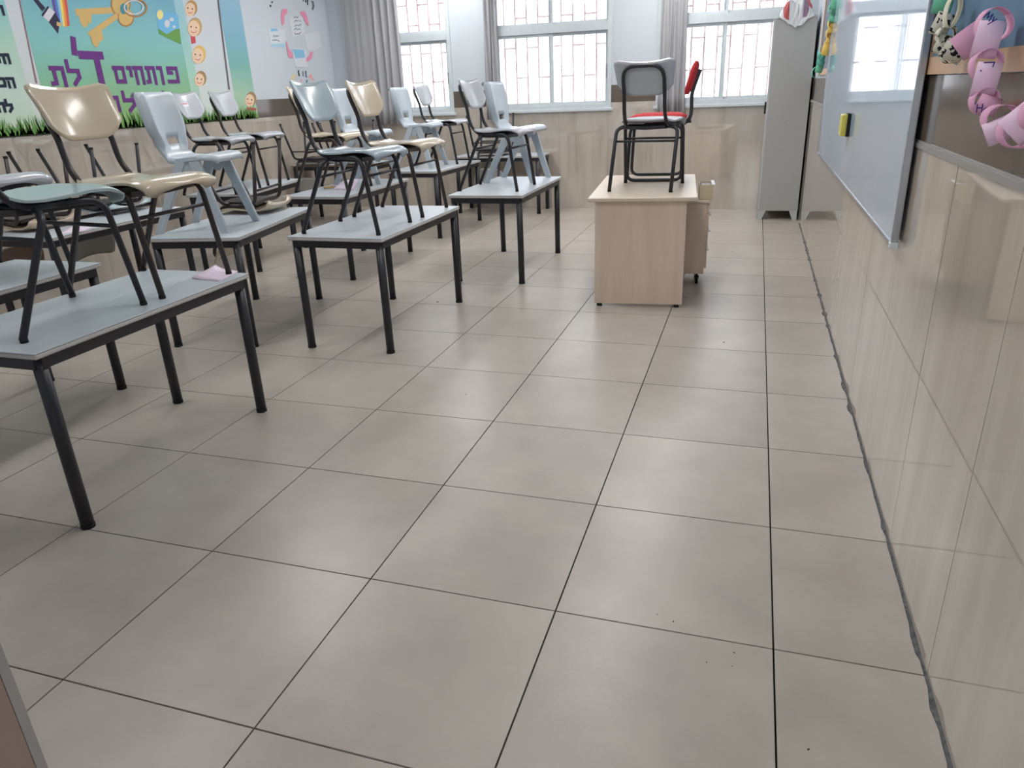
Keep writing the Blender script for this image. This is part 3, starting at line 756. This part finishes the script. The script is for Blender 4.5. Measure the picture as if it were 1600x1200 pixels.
# chain in front of the small pin board
p3 = thing('paper_chain', 'green and yellow paper chain between cabinet and whiteboard', 'paper chain', onx(1300, 40, .33)); p30 = p3.location.copy()
def plk3(x, y, Y, hw, hh, mt, kind='band', tilt=.2):
    c = ony(x, y, Y-.27); s = (c-CAM).dot(CF)/FPX; c = c-p30; up = (Vector((0,0,1))*math.cos(tilt)+SIDE*math.sin(tilt)); sd = (SIDE*math.cos(tilt)-Vector((0,0,1))*math.sin(tilt))
    if kind == 'band': return link(c, sd, up, hh*s, .02, 2*hw*s, mt, p3)
    return link(c, (-vd+SIDE*.35).normalized(), up, hh*s, hw*s, .045, mt, p3)
for a in ((1306, -14, 4.95, 6, 12, M_GREENP), (1305, 4, 4.95, 6, 10, M_GREENP), (1301, 13, 4.97, 6, 8, M_GREENP, 'ring'), (1303, 24, 5.0, 5, 10, M_GREENP), (1299, 36, 5.02, 5, 7, M_YELP, 'ring'), (1300, 43, 5.03, 5, 8, M_YELP),
          (1296, 52, 5.06, 5, 7, M_YELP, 'ring'), (1297, 60, 5.08, 5, 8, M_YELP), (1292, 76, 5.12, 6, 10, M_YELP), (1283, 82, 5.2, 5, 9, M_TEALP, 'ring'), (1283, 92, 5.25, 5, 9, M_TEALP), (1281, 104, 5.3, 5, 9, M_GREENP), (1275, 113, 5.36, 6, 8, M_TEALP, 'ring')):
    plk3(*a)
wr3 = ony(1301, 48, 5.03)

# ================================================================== LEFT WALL: BANNER AND DRAWINGS
bn = thing('wall_banner', 'large printed teal and green banner with keys, children and purple lettering', 'banner', (XL+.003, 1.3, 1.235))
b0 = bn.location.copy()
BY0, BY1, BZ0, BZ1 = 1.3, 5.70, 1.237, 2.78
XB = XL+.003
def onw(x, y): return onx(x, y, XL+.004)
def bpoly(name, pts, mt, lay=1, px_=True):
    P = [onw(*p) if px_ else Vector((XL, p[0], p[1])) for p in pts]
    P = [Vector((.0012*lay, p.y-b0.y, p.z-b0.z)) for p in P]
    return MB().prism(P, (.0008, 0, 0)).build(name, mt, bn)
def gradmat(name, stops, noise=.0):
    """flat printed vertical colour blend, from the banner's foot upwards (metres above the foot)"""
    M = bpy.data.materials.new(name); M.use_nodes = True; nt = M.node_tree; N = nt.nodes; L = nt.links; b = N['Principled BSDF']
    b.inputs['Roughness'].default_value = .35; b.inputs['Specular IOR Level'].default_value = .35
    tc = N.new('ShaderNodeTexCoord'); sx = N.new('ShaderNodeSeparateXYZ'); L.new(tc.outputs['Object'], sx.inputs[0])
    nz = N.new('ShaderNodeTexNoise'); nz.inputs['Scale'].default_value = 2.2; L.new(tc.outputs['Object'], nz.inputs['Vector'])
    ad = N.new('ShaderNodeMath'); ad.operation = 'MULTIPLY_ADD'; ad.inputs[1].default_value = noise; L.new(nz.outputs['Fac'], ad.inputs[0]); L.new(sx.outputs['Z'], ad.inputs[2])
    mr = N.new('ShaderNodeMapRange'); mr.inputs['From Max'].default_value = 1.3; L.new(ad.outputs[0], mr.inputs['Value'])
    cr = N.new('ShaderNodeValToRGB'); el = cr.color_ramp.elements
    while len(el) < len(stops): el.new(.5)
    for e, (z, c) in zip(el, stops): e.position = z/1.3; e.color = (*lin(c), 1)
    L.new(mr.outputs[0], cr.inputs['Fac']); L.new(cr.outputs[0], b.inputs['Base Color']); return M
G_MAIN = gradmat('banner_print_centre', [(0.0, (154, 188, 116)), (.25, (146, 188, 128)), (.55, (132, 188, 158)), (.8, (130, 192, 188)), (1.2, (108, 170, 192))], .25)
G_SIDE = gradmat('banner_print_left', [(0.0, (205, 222, 190)), (.4, (195, 215, 205)), (.75, (175, 208, 190)), (1.1, (120, 195, 200))], .2)
G_PALE = gradmat('banner_print_pale', [(0.0, (214, 224, 214)), (.5, (206, 212, 214)), (1.2, (200, 206, 214))], .1)
G_RIGHT = gradmat('banner_print_right', [(0.0, (165, 192, 140)), (.3, (165, 200, 172)), (.6, (120, 178, 168)), (.9, (125, 176, 196)), (1.2, (140, 182, 206))], .15)
MB().box((0, 0, 0), (.0015, BY1-BY0, BZ1-BZ0)).build('sheet', G_PALE, bn)
MB().box((-.001, 0, -.006), (.004, BY1-BY0, .001)).build('bottom_rail', M_RUB, bn)
def zline(y0, y1, name, mt, lay):
    MB().box((.0012*lay, y0-b0.y, .0), (.0012*lay+.0008, y1-b0.y, BZ1-BZ0)).build(name, mt, bn)
yA = onw(34, 20).y; yA2 = onw(20, 20).y; yB = onw(296, 60).y; yC = onw(349, 60).y
zline(BY0, onw(14, 30).y, 'left_panel', G_SIDE, 1.6); zline(yA, yB-.12, 'centre_panel', G_MAIN, 1.6); zline(yC+.02, BY1, 'right_panel', G_RIGHT, 1.6)
# fading edge of the centre panel
G_MIX = gradmat('banner_print_fade', [(0.0, (190, 215, 165)), (.5, (165, 208, 190)), (1.2, (150, 195, 208))], .2)
zline(yB-.12, yB, 'fade_panel', G_MIX, 1.6)
bpoly('door_line', [(339, 0), (341.5, 0), (359, 140), (356.5, 140)], flat('print_grey', (110, 105, 110)), 3)
bpoly('edge_line', [(29, 0), (31, 0), (58, 130), (55.5, 130)], flat('print_mauve', (150, 120, 130)), 3)
C1 = lambda pts: [(x/4, y/4) for x, y in pts]
P_DK = flat('print_dark', (62, 58, 82)); P_GOLD = flat('print_gold', (216, 182, 120)); P_GOLD2 = flat('print_gold_dark', (178, 132, 80)); P_WH = flat('print_white', (214, 214, 222))
P_PUR = flat('print_purple', (112, 62, 132)); P_SKIN = flat('print_skin', (235, 205, 175)); P_RED = flat('print_red', (205, 85, 95)); P_BLUE = flat('print_blue', (120, 185, 225)); P_GR = flat('print_green', (112, 160, 88))
bpoly('printed_brush_handle', C1([(200, -10), (228, -10), (282, 50), (262, 72)]), P_DK, 3); bpoly('printed_brush_ferrule', C1([(255, 95), (295, 38), (306, 45), (266, 104)]), P_DK, 4)
bpoly('printed_brush_band', C1([(266, 104), (306, 45), (342, 76), (303, 137)]), P_WH, 3); bpoly('printed_bristles', C1([(303, 137), (342, 76), (372, 130), (362, 212)]), P_DK, 3)
bpoly('printed_paint', C1([(352, 135), (388, 148), (372, 168), (352, 160)]), P_GOLD, 4)
tx = [318, 336, 352, 368, 384, 398, 414]; bx_ = [352, 368, 380, 393, 406, 420, 434]; by_ = [110, 130, 150, 165, 168, 166, 160]
mx = [335, 351, 366, 381, 395, 410, 425]
for k, c in enumerate(((110, 90, 160), (90, 130, 200), (150, 200, 225), (240, 220, 120), (235, 150, 80), (215, 95, 90))):
    bpoly('printed_rainbow_stripe', C1([(tx[k], -12), (tx[k+1], -12), (mx[k+1], 70), (bx_[k+1], by_[k+1]), (bx_[k], by_[k]), (mx[k], 70)]), flat('print_rainbow_%d' % k, c), 2.4)
bpoly('printed_key_shaft', C1([(465, 56), (722, 44), (728, 82), (475, 97)]), P_GOLD, 3); bpoly('printed_key_bit', C1([(488, 96), (572, 90), (566, 152), (548, 140), (545, 165), (522, 172), (505, 150)]), P_GOLD, 3)
bpoly('printed_key_shaft', C1([(543, 205), (722, 82), (745, 108), (568, 237)]), P_GOLD, 4); bpoly('printed_key_bit', C1([(566, 236), (632, 190), (645, 245), (622, 262), (602, 302), (575, 272)]), P_GOLD, 4)
def ell(cx, cy, rx, ry, n=20, rot=0): return [(cx+rx*math.cos(2*PI*k/n)*math.cos(rot)-ry*math.sin(2*PI*k/n)*math.sin(rot), cy+rx*math.cos(2*PI*k/n)*math.sin(rot)+ry*math.sin(2*PI*k/n)*math.cos(rot)) for k in range(n)]
bpoly('printed_key_head', C1(ell(752, 28, 62, 78)), P_GOLD2, 3.2); bpoly('printed_key_head', C1(ell(752, 24, 54, 70)), P_GOLD, 3.8)
bpoly('printed_key_head', C1(ell(785, 112, 50, 56)), P_GOLD2, 4.6); bpoly('printed_key_head', C1(ell(783, 106, 44, 52)), P_GOLD, 5.2)
def ring_print(cx, cy, rx, ry, w, mt, lay):
    n = 28; o = ell(cx, cy, rx, ry, n); i_ = ell(cx, cy, rx-w, ry-w, n); mb = MB()
    O = [onw(x/4, y/4) for x, y in o]; I = [onw(x/4, y/4) for x, y in i_]
    f = lambda p: Vector((.0012*lay, p.y-b0.y, p.z-b0.z))
    for k in range(n): k2 = (k+1) % n; mb.prism([f(O[k]), f(O[k2]), f(I[k2]), f(I[k])], (.0008, 0, 0))
    mb.build('printed_key_ring', mt, bn)
ring_print(842, 50, 76, 58, 10, P_GOLD2, 6); ring_print(832, 46, 62, 46, 7, P_WH, 6.4)
bpoly('printed_hole', C1(ell(770, 55, 22, 34)), flat('print_tealdark', (70, 150, 170)), 5.8)
bpoly('printed_picture', C1([(970, 60), (1110, 90), (1130, 278), (992, 212)]), P_BLUE, 3); bpoly('printed_hill', C1([(986, 178), (1040, 215), (1090, 185), (1120, 180), (1130, 278), (992, 212)]), P_GR, 4)
bpoly('printed_sun', C1(ell(998, 92, 20, 30)), flat('print_sun', (240, 225, 150)), 4); bpoly('printed_cloud', C1(ell(1042, 148, 17, 24)), P_WH, 4.4); bpoly('printed_cloud', C1(ell(1070, 122, 14, 12)), P_WH, 4.4); bpoly('printed_cloud', C1(ell(1085, 168, 9, 10)), P_WH, 4.4)
# children's faces
P_HAIR = [flat('print_hair_%d' % k, c) for k, c in enumerate(((190, 150, 100), (200, 165, 115), (225, 190, 110), (170, 140, 100), (165, 140, 105)))]
for k, (x, y, r) in enumerate(((1190, 60, 44), (1212, 178, 52), (1238, 350, 50), (1248, 500, 42), (1562, 628, 40))):
    bpoly('printed_hair', C1(ell(x+6, y-10, r*.82, r*1.12)), P_HAIR[k], 3+.1*k); bpoly('printed_face', C1(ell(x-4, y, r*.72, r*.98)), P_SKIN, 4)
    for ex in (-.32, .30): bpoly('printed_eye', C1(ell(x-4+ex*r, y-.15*r+ex*8, 4, 5, 8)), P_DK, 5)
    sm = [(x-4+r*.36*math.cos(t), y+.22*r+r*.26*math.sin(t)+3) for t in [PI*(.05+.9*q/6) for q in range(7)]]; sm2 = [(a, b-4) for a, b in reversed(sm)]
    bpoly('printed_smile', C1(sm+sm2), P_RED, 5)
bpoly('printed_shirt', C1([(1190, 222), (1216, 215), (1222, 268), (1196, 275)]), P_RED, 3.4); bpoly('printed_shirt', C1([(1545, 670), (1600, 676), (1600, 690), (1538, 692)]), P_RED, 3.4)
# block Hebrew letters as strokes in a unit box (u to the right, v up)
GL = {
 'pe': [[(.22,.60),(.22,.86),(.80,.86),(.80,.10),(.15,.10)], [(.22,.60),(.45,.60)]], 'vav': [[(.18,.88),(.62,.88),(.62,0)]],
 'tav': [[(.15,.88),(.82,.88),(.82,0)], [(.30,.88),(.30,.10),(.08,.08)]], 'het': [[(.12,.88),(.84,.88),(.84,0)], [(.26,.88),(.26,0)]],
 'yod': [[(.2,.88),(.62,.88),(.62,.45)]], 'mem': [[(.14,.88),(.82,.88),(.82,.10),(.24,.10),(.24,.88)]],
 'dalet': [[(.06,.88),(.92,.88)], [(.70,.88),(.70,0)]], 'geresh': [[(.6,1),(.4,.1)]], 'lamed': [[(.20,1.25),(.20,.72),(.82,.72),(.82,.38),(.45,0)]],
 'he': [[(.12,.88),(.84,.88),(.84,0)], [(.26,.52),(.26,0)]], 'tsadi': [[(.12,.90),(.86,.10),(.12,.10)], [(.80,.90),(.76,.62),(.50,.46)]],
 'kaf': [[(.18,.88),(.78,.86),(.82,.5),(.78,.12),(.15,.10)]],
}
def letter(g, x0, y0, x1, y1, mt, w, name='letter'):
    xm, ym = (x0+x1)/2, (y0+y1)/2
    Y0, Y1 = onw(x0, ym).y, onw(x1, ym).y; Z0, Z1 = onw(xm, y1).z, onw(xm, y0).z
    o = Vector((.0012*5, Y0-b0.y, Z0-b0.z)); 
    mb = MB(); k = 0
    for ln in GL[g]:
        for (a, b), (c, d) in zip(ln[:-1], ln[1:]):
            p = o+Vector((k*.00005, (Y1-Y0)*a, (Z1-Z0)*b)); q = o+Vector((k*.00005, (Y1-Y0)*c, (Z1-Z0)*d)); dd = (q-p).normalized(); s_ = Vector((0, -dd.z, dd.y))*w/2; e = dd*w*.45; k += 1
            mb.prism([p-s_-e, p+s_-e, q+s_+e, q-s_+e], (.0008, 0, 0))
    return mb.build(name, mt, bn)
lw = .033
for g_, a, b in (('pe', 258, 281), ('vav', 245, 257), ('tav', 227, 244), ('het', 208, 225), ('yod', 199, 208), ('mem', 176, 197)): letter(g_, a, 103, b, 130, P_PUR, lw)
letter('dalet', 129, 80, 164, 134, P_PUR, .062); letter('geresh', 108, 62, 122, 84, P_PUR, .05); letter('lamed', 103, 103, 127, 131, P_PUR, lw); letter('tav', 77, 103, 104, 133, P_PUR, lw)
for g_, a, b in (('lamed', 254, 272), ('he', 238, 255), ('tsadi', 216, 239), ('lamed', 190, 213), ('het', 164, 188), ('he', 140, 162)): letter(g_, a, 150, b, 173, P_PUR, lw)
P_TXT = flat('print_text', (45, 50, 70))
for g_, a, y0, b, y1 in (('vav', -1, 9, 6, 22), ('vav', 8, 84, 16, 98), ('tav', -7, 84, 8, 98), ('he', 9, 121, 23, 136), ('kaf', -5, 121, 9, 136), ('lamed', 8, 160, 20, 174), ('he', -7, 160, 8, 174)): letter(g_, a, y0, b, y1, P_TXT, .021)
# printed grass along the foot
mb = MB(); rnd = random.Random(11); yy = 0.
while yy < BY1-BY0:
    for _ in range(2):
        h = rnd.uniform(.05, .15); w = rnd.uniform(.006, .014); l = rnd.uniform(-.05, .05); a = yy+rnd.uniform(-.02, .02)
        if .01 < a < BY1-BY0-.06: mb.prism([(.0075, a, .002), (.0075, a+w*2, .002), (.0075, a+w+l, h)], (.0006, 0, 0))
    yy += .014
g_ = mb.build('printed_grass', P_GR, bn); g_['kind'] = 'stuff'
MB().box((.0068, 0, .001), (.0074, BY1-BY0, .045)).build('printed_ground', flat('print_lawn', (122, 158, 84)), bn)

# children's papers on the white wall beside the banner
def wpaper(name, label, pts, mt, lay=1, cat='paper', group=None):
    P = [onx(x, y, XL+.0) for x, y in pts]; P = [Vector((XL-.0118+.0022*lay, p.y, p.z)) for p in P]
    c = sum(P, Vector())/len(P)
    return tag(MB().prism([p-c for p in P], (.0012, 0, 0)).build(name, mt, None, c), label, cat, group)
Q = lambda pts: [(380+x*.1125, y*.1125) for x, y in pts]
M_PAP = flat('drawing_paper', (214, 218, 226)); M_PK = flat('pink_card', (228, 150, 178)); M_BL = flat('blue_card', (140, 195, 225)); M_PENC = flat('pencil', (110, 112, 125))
n1 = wpaper('drawing', 'white sheet with pencil scribbles at the top centre of the wall papers', Q([(640, 245), (835, 220), (870, 450), (690, 515)]), M_PAP, 1)
n2 = wpaper('drawing', 'white sheet with a blue strip at the left of the wall papers', Q([(350, 390), (590, 410), (600, 655), (395, 660)]), M_PAP, 1)
n3 = wpaper('drawing', 'blank white sheet at the right of the wall papers', Q([(850, 480), (1060, 430), (1100, 660), (905, 705)]), M_PAP, 1)
n4 = wpaper('drawing', 'white sheet with a large blue patch at the bottom of the wall papers', Q([(680, 660), (880, 690), (905, 935), (735, 930)]), M_PAP, 1.6)
def ondraw(par, name, pts, mt, lay):
    c = par.location; P = [onx(x, y, XL) for x, y in Q(pts)]; P = [Vector((XL-.0118+.0022*lay-c.x, p.y-c.y, p.z-c.z)) for p in P]
    return MB().prism(P, (.0006, 0, 0)).build(name, mt, par)
ondraw(n4, 'blue_patch', [(690, 680), (850, 695), (865, 800), (735, 810)], M_BL, 2.2)
ondraw(n2, 'blue_strip', [(390, 395), (470, 400), (505, 425), (390, 440)], M_BL, 1.6); ondraw(n2, 'blue_strip', [(395, 610), (590, 600), (590, 655), (400, 650)], flat('pale_blue_card', (170, 205, 225)), 1.6)
def scrib(par, cx, cy, w, h, rows, seed):
    rnd = random.Random(seed); mb = MB(); c = par.location
    for r in range(rows):
        x = cx-w/2+rnd.uniform(0, 15); pts = []
        while x < cx+w/2: pts.append((x, cy-h/2+h*r/max(1, rows-1)+rnd.uniform(-16, 16))); x += rnd.uniform(10, 20)
        for a, b in zip(pts[:-1], pts[1:]):
            if rnd.random() < .15: continue
            A, B = [onx(*q, XL) for q in Q([a, b])]; A = Vector((XL-.0118+.0022*1.7-c.x, A.y-c.y, A.z-c.z)); B = Vector((A.x, B.y-c.y, B.z-c.z)); d = (B-A).normalized(); s_ = Vector((0, -d.z, d.y))*.004
            mb.prism([A-s_, A+s_, B+s_, B-s_], (.0005, 0, 0))
    mb.build('scribble', M_PENC, par)
scrib(n1, 765, 350, 110, 220, 5, 1); scrib(n2, 465, 530, 110, 60, 2, 2)
for pts, lb in (([(545, 128), (620, 122), (615, 190), (580, 220), (575, 330), (550, 360), (530, 240)], 'pink curved paper strip at the upper left of the wall papers'),
                ([(790, 165), (860, 150), (900, 240), (920, 360), (895, 350), (850, 260)], 'pink curved paper strip at the upper right of the wall papers'),
                ([(595, 572), (612, 575), (640, 680), (690, 740), (700, 800), (640, 800)], 'pink curved paper strip at the lower left of the wall papers'),
                ([(945, 715), (975, 720), (965, 800), (915, 855), (880, 850), (885, 800), (915, 780)], 'pink curved paper strip at the lower right of the wall papers')):
    wpaper('paper_strip', lb, Q(pts), M_PK, 2.4, 'paper')
cut = thing('paper_letters', 'small cut-out paper letters below the wall papers', 'paper letters', onx(470, 118, XL)); cut.location.x = XL-.0118
c0 = cut.location.copy()
def cutp(pts, mt):
    P = [onx(x, y, XL) for x, y in Q(pts)]; P = [Vector((.001, p.y-c0.y, p.z-c0.z)) for p in P]; MB().prism(P, (.001, 0, 0)).build('letter', mt, cut)
cutp([(765, 985), (790, 968), (785, 1000), (800, 1060), (780, 1055)], M_BLK); cutp([(830, 990), (845, 985), (850, 1060), (838, 1062)], M_PENC); cutp([(870, 985), (890, 985), (892, 1055), (905, 1075), (875, 1072)], M_PENC)
cutp([(925, 1040), (955, 1030), (975, 1085), (1000, 1110), (985, 1120), (950, 1080), (920, 1090)], flat('salmon_card', (236, 170, 170))); cutp([(700, 1030), (712, 1030), (690, 1100), (675, 1100)], M_YELP); cutp([(728, 1040), (740, 1040), (715, 1110), (702, 1105)], M_YELP)
cutp([(885, 1105), (905, 1110), (905, 1150), (880, 1150)], flat('teal_card', (90, 150, 170))); cutp([(800, 1105), (830, 1100), (820, 1145), (805, 1140)], flat('salmon_card', (236, 170, 170)))
cut2 = thing('paper_letters', 'black marker letters at the very top of the wall papers', 'paper letters', onx(485, 6, XL)); cut2.location.x = XL-.0118; c0 = cut2.location.copy(); cut = cut2
cutp([(835, -20), (848, -20), (852, 20), (840, 22)], M_BLK); cutp([(868, -20), (882, -20), (888, 35), (872, 35)], M_BLK); cutp([(895, -20), (915, -20), (912, 75), (898, 72)], M_BLK)
cutp([(945, 10), (985, 15), (998, 80), (985, 138), (962, 135), (972, 75), (965, 35)], M_PENC); cutp([(405, 15), (425, 20), (415, 45), (400, 40)], M_BLK); cutp([(380, 65), (402, 70), (398, 100), (380, 95)], M_BLK)

# ================================================================== SMALL THINGS
def paper(name, label, cat, pts, z, mt, th=.0015, curl=0., group=None):
    P = [onz(x, y, z) for x, y in pts]; c = sum(P, Vector())/4; P = [p-c for p in P]; n = 8; g = []
    for i in range(n+1):
        u = i/n; row = []
        for j in range(5):
            v = j/4; p = P[0].lerp(P[3], u).lerp(P[1].lerp(P[2], u), v); p.z = th+curl*max(0, (u-.55)/.45)**2*(1-.5*v)
            row.append(p)
        g.append(row)
    return tag(MB().sheet(g, th if (P[3]-P[0]).cross(P[1]-P[0]).z > 0 else -th).build(name, mt, None, c), label, cat, group)
def printed_pink():
    M = mat('pink_printed_sheet', lin((222, 196, 220)), .7, .2); nt = M.node_tree; N = nt.nodes; L = nt.links
    tc = N.new('ShaderNodeTexCoord'); br = N.new('ShaderNodeTexBrick'); br.inputs['Scale'].default_value = 22
    br.inputs['Color1'].default_value = (*lin((224, 210, 226)), 1); br.inputs['Color2'].default_value = (*lin((212, 190, 214)), 1); br.inputs['Mortar'].default_value = (*lin((232, 214, 230)), 1); br.inputs['Mortar Size'].default_value = .04
    L.new(tc.outputs['Object'], br.inputs['Vector']); L.new(br.outputs[0], N['Principled BSDF'].inputs['Base Color']); return M
M_PRINT = printed_pink()
paper('worksheet', 'pink printed worksheet under a chair leg on the nearest table', 'paper', [(372, 424), (342, 440), (300, 436), (338, 419)], ZT, M_PRINT, .0015, .014)
paper('booklet', 'pale pink booklet on the middle row table', 'paper', [(560, 281), (552, 298), (521, 297), (537, 284)], ZT, M_PRINT, .012)
paper('worksheet', 'pink sheet on the table with upturned chairs', 'paper', [(152, 351), (128, 362), (93, 366), (112, 353)], ZT, M_PRINT, .0015)
paper('worksheet', 'white sheet at the far end of the table with upturned chairs', 'paper', [(290, 324), (278, 331), (262, 330), (272, 323)], ZT, M_WPAPER, .0015)
q = onz(515, 294, ZT)
rg = thing('craft_ring', 'small yellow-brown craft ring on the middle row table', 'craft', q)
MB().tube([(.045*math.cos(2*PI*k/16), .045*math.sin(2*PI*k/16), .008) for k in range(17)], .007, 6).build('ring', flat('ochre_card', (190, 160, 110)), rg)
MB().tube([(.012*math.cos(2*PI*k/10)+.01, .012*math.sin(2*PI*k/10)+.05, .012) for k in range(11)], .006, 6).build('bow', M_PINK, rg)
# crumbs of dirt on the floor
for (x, y, s, lb) in ((684, 472, .016, 'largest dark crumb, beside a leg of the pale blue chair table'), (728, 616, .008, 'dark crumb alone in the middle of the open floor'), (1131, 535, .012, 'dark crumb on the floor right of the teacher desk end panel'),
        (1027, 960, .005, 'left crumb of the pair at the near floor joint crossing'), (1052, 971, .006, 'right crumb of the pair at the near floor joint crossing'), (1104, 1035, .005, 'leftmost of three crumbs on the near tile'),
        (1147, 1020, .006, 'upper right of three crumbs on the near tile'), (1144, 1041, .004, 'lower right of three crumbs on the near tile'), (1263, 1171, .007, 'crumb nearest the camera by the right wall'),
        (635, 507, .005, 'faint crumb left of the open floor, near the blue chair table'), (1145, 393, .012, 'dark speck on the floor beside the drawer unit'), (762, 395, .012, 'dark speck under the table nearest the teacher desk')):
    p = onz(x, y, 0); mb = MB(); rnd = random.Random(x)
    r = [[(s*.6*math.cos(2*PI*k/6)*f*rnd.uniform(.6, 1.1), s*.35*math.sin(2*PI*k/6)*f*rnd.uniform(.6, 1.1), z) for k in range(6)] for f, z in ((1, 0), (.9, s*.12), (.4, s*.25))]
    tag(mb.loft(r, False).build('dirt_crumb', M_RUB, None, (p.x, p.y, 0), (0, 0, rnd.uniform(0, 3))), lb, 'crumb', 'dirt crumbs on the floor')
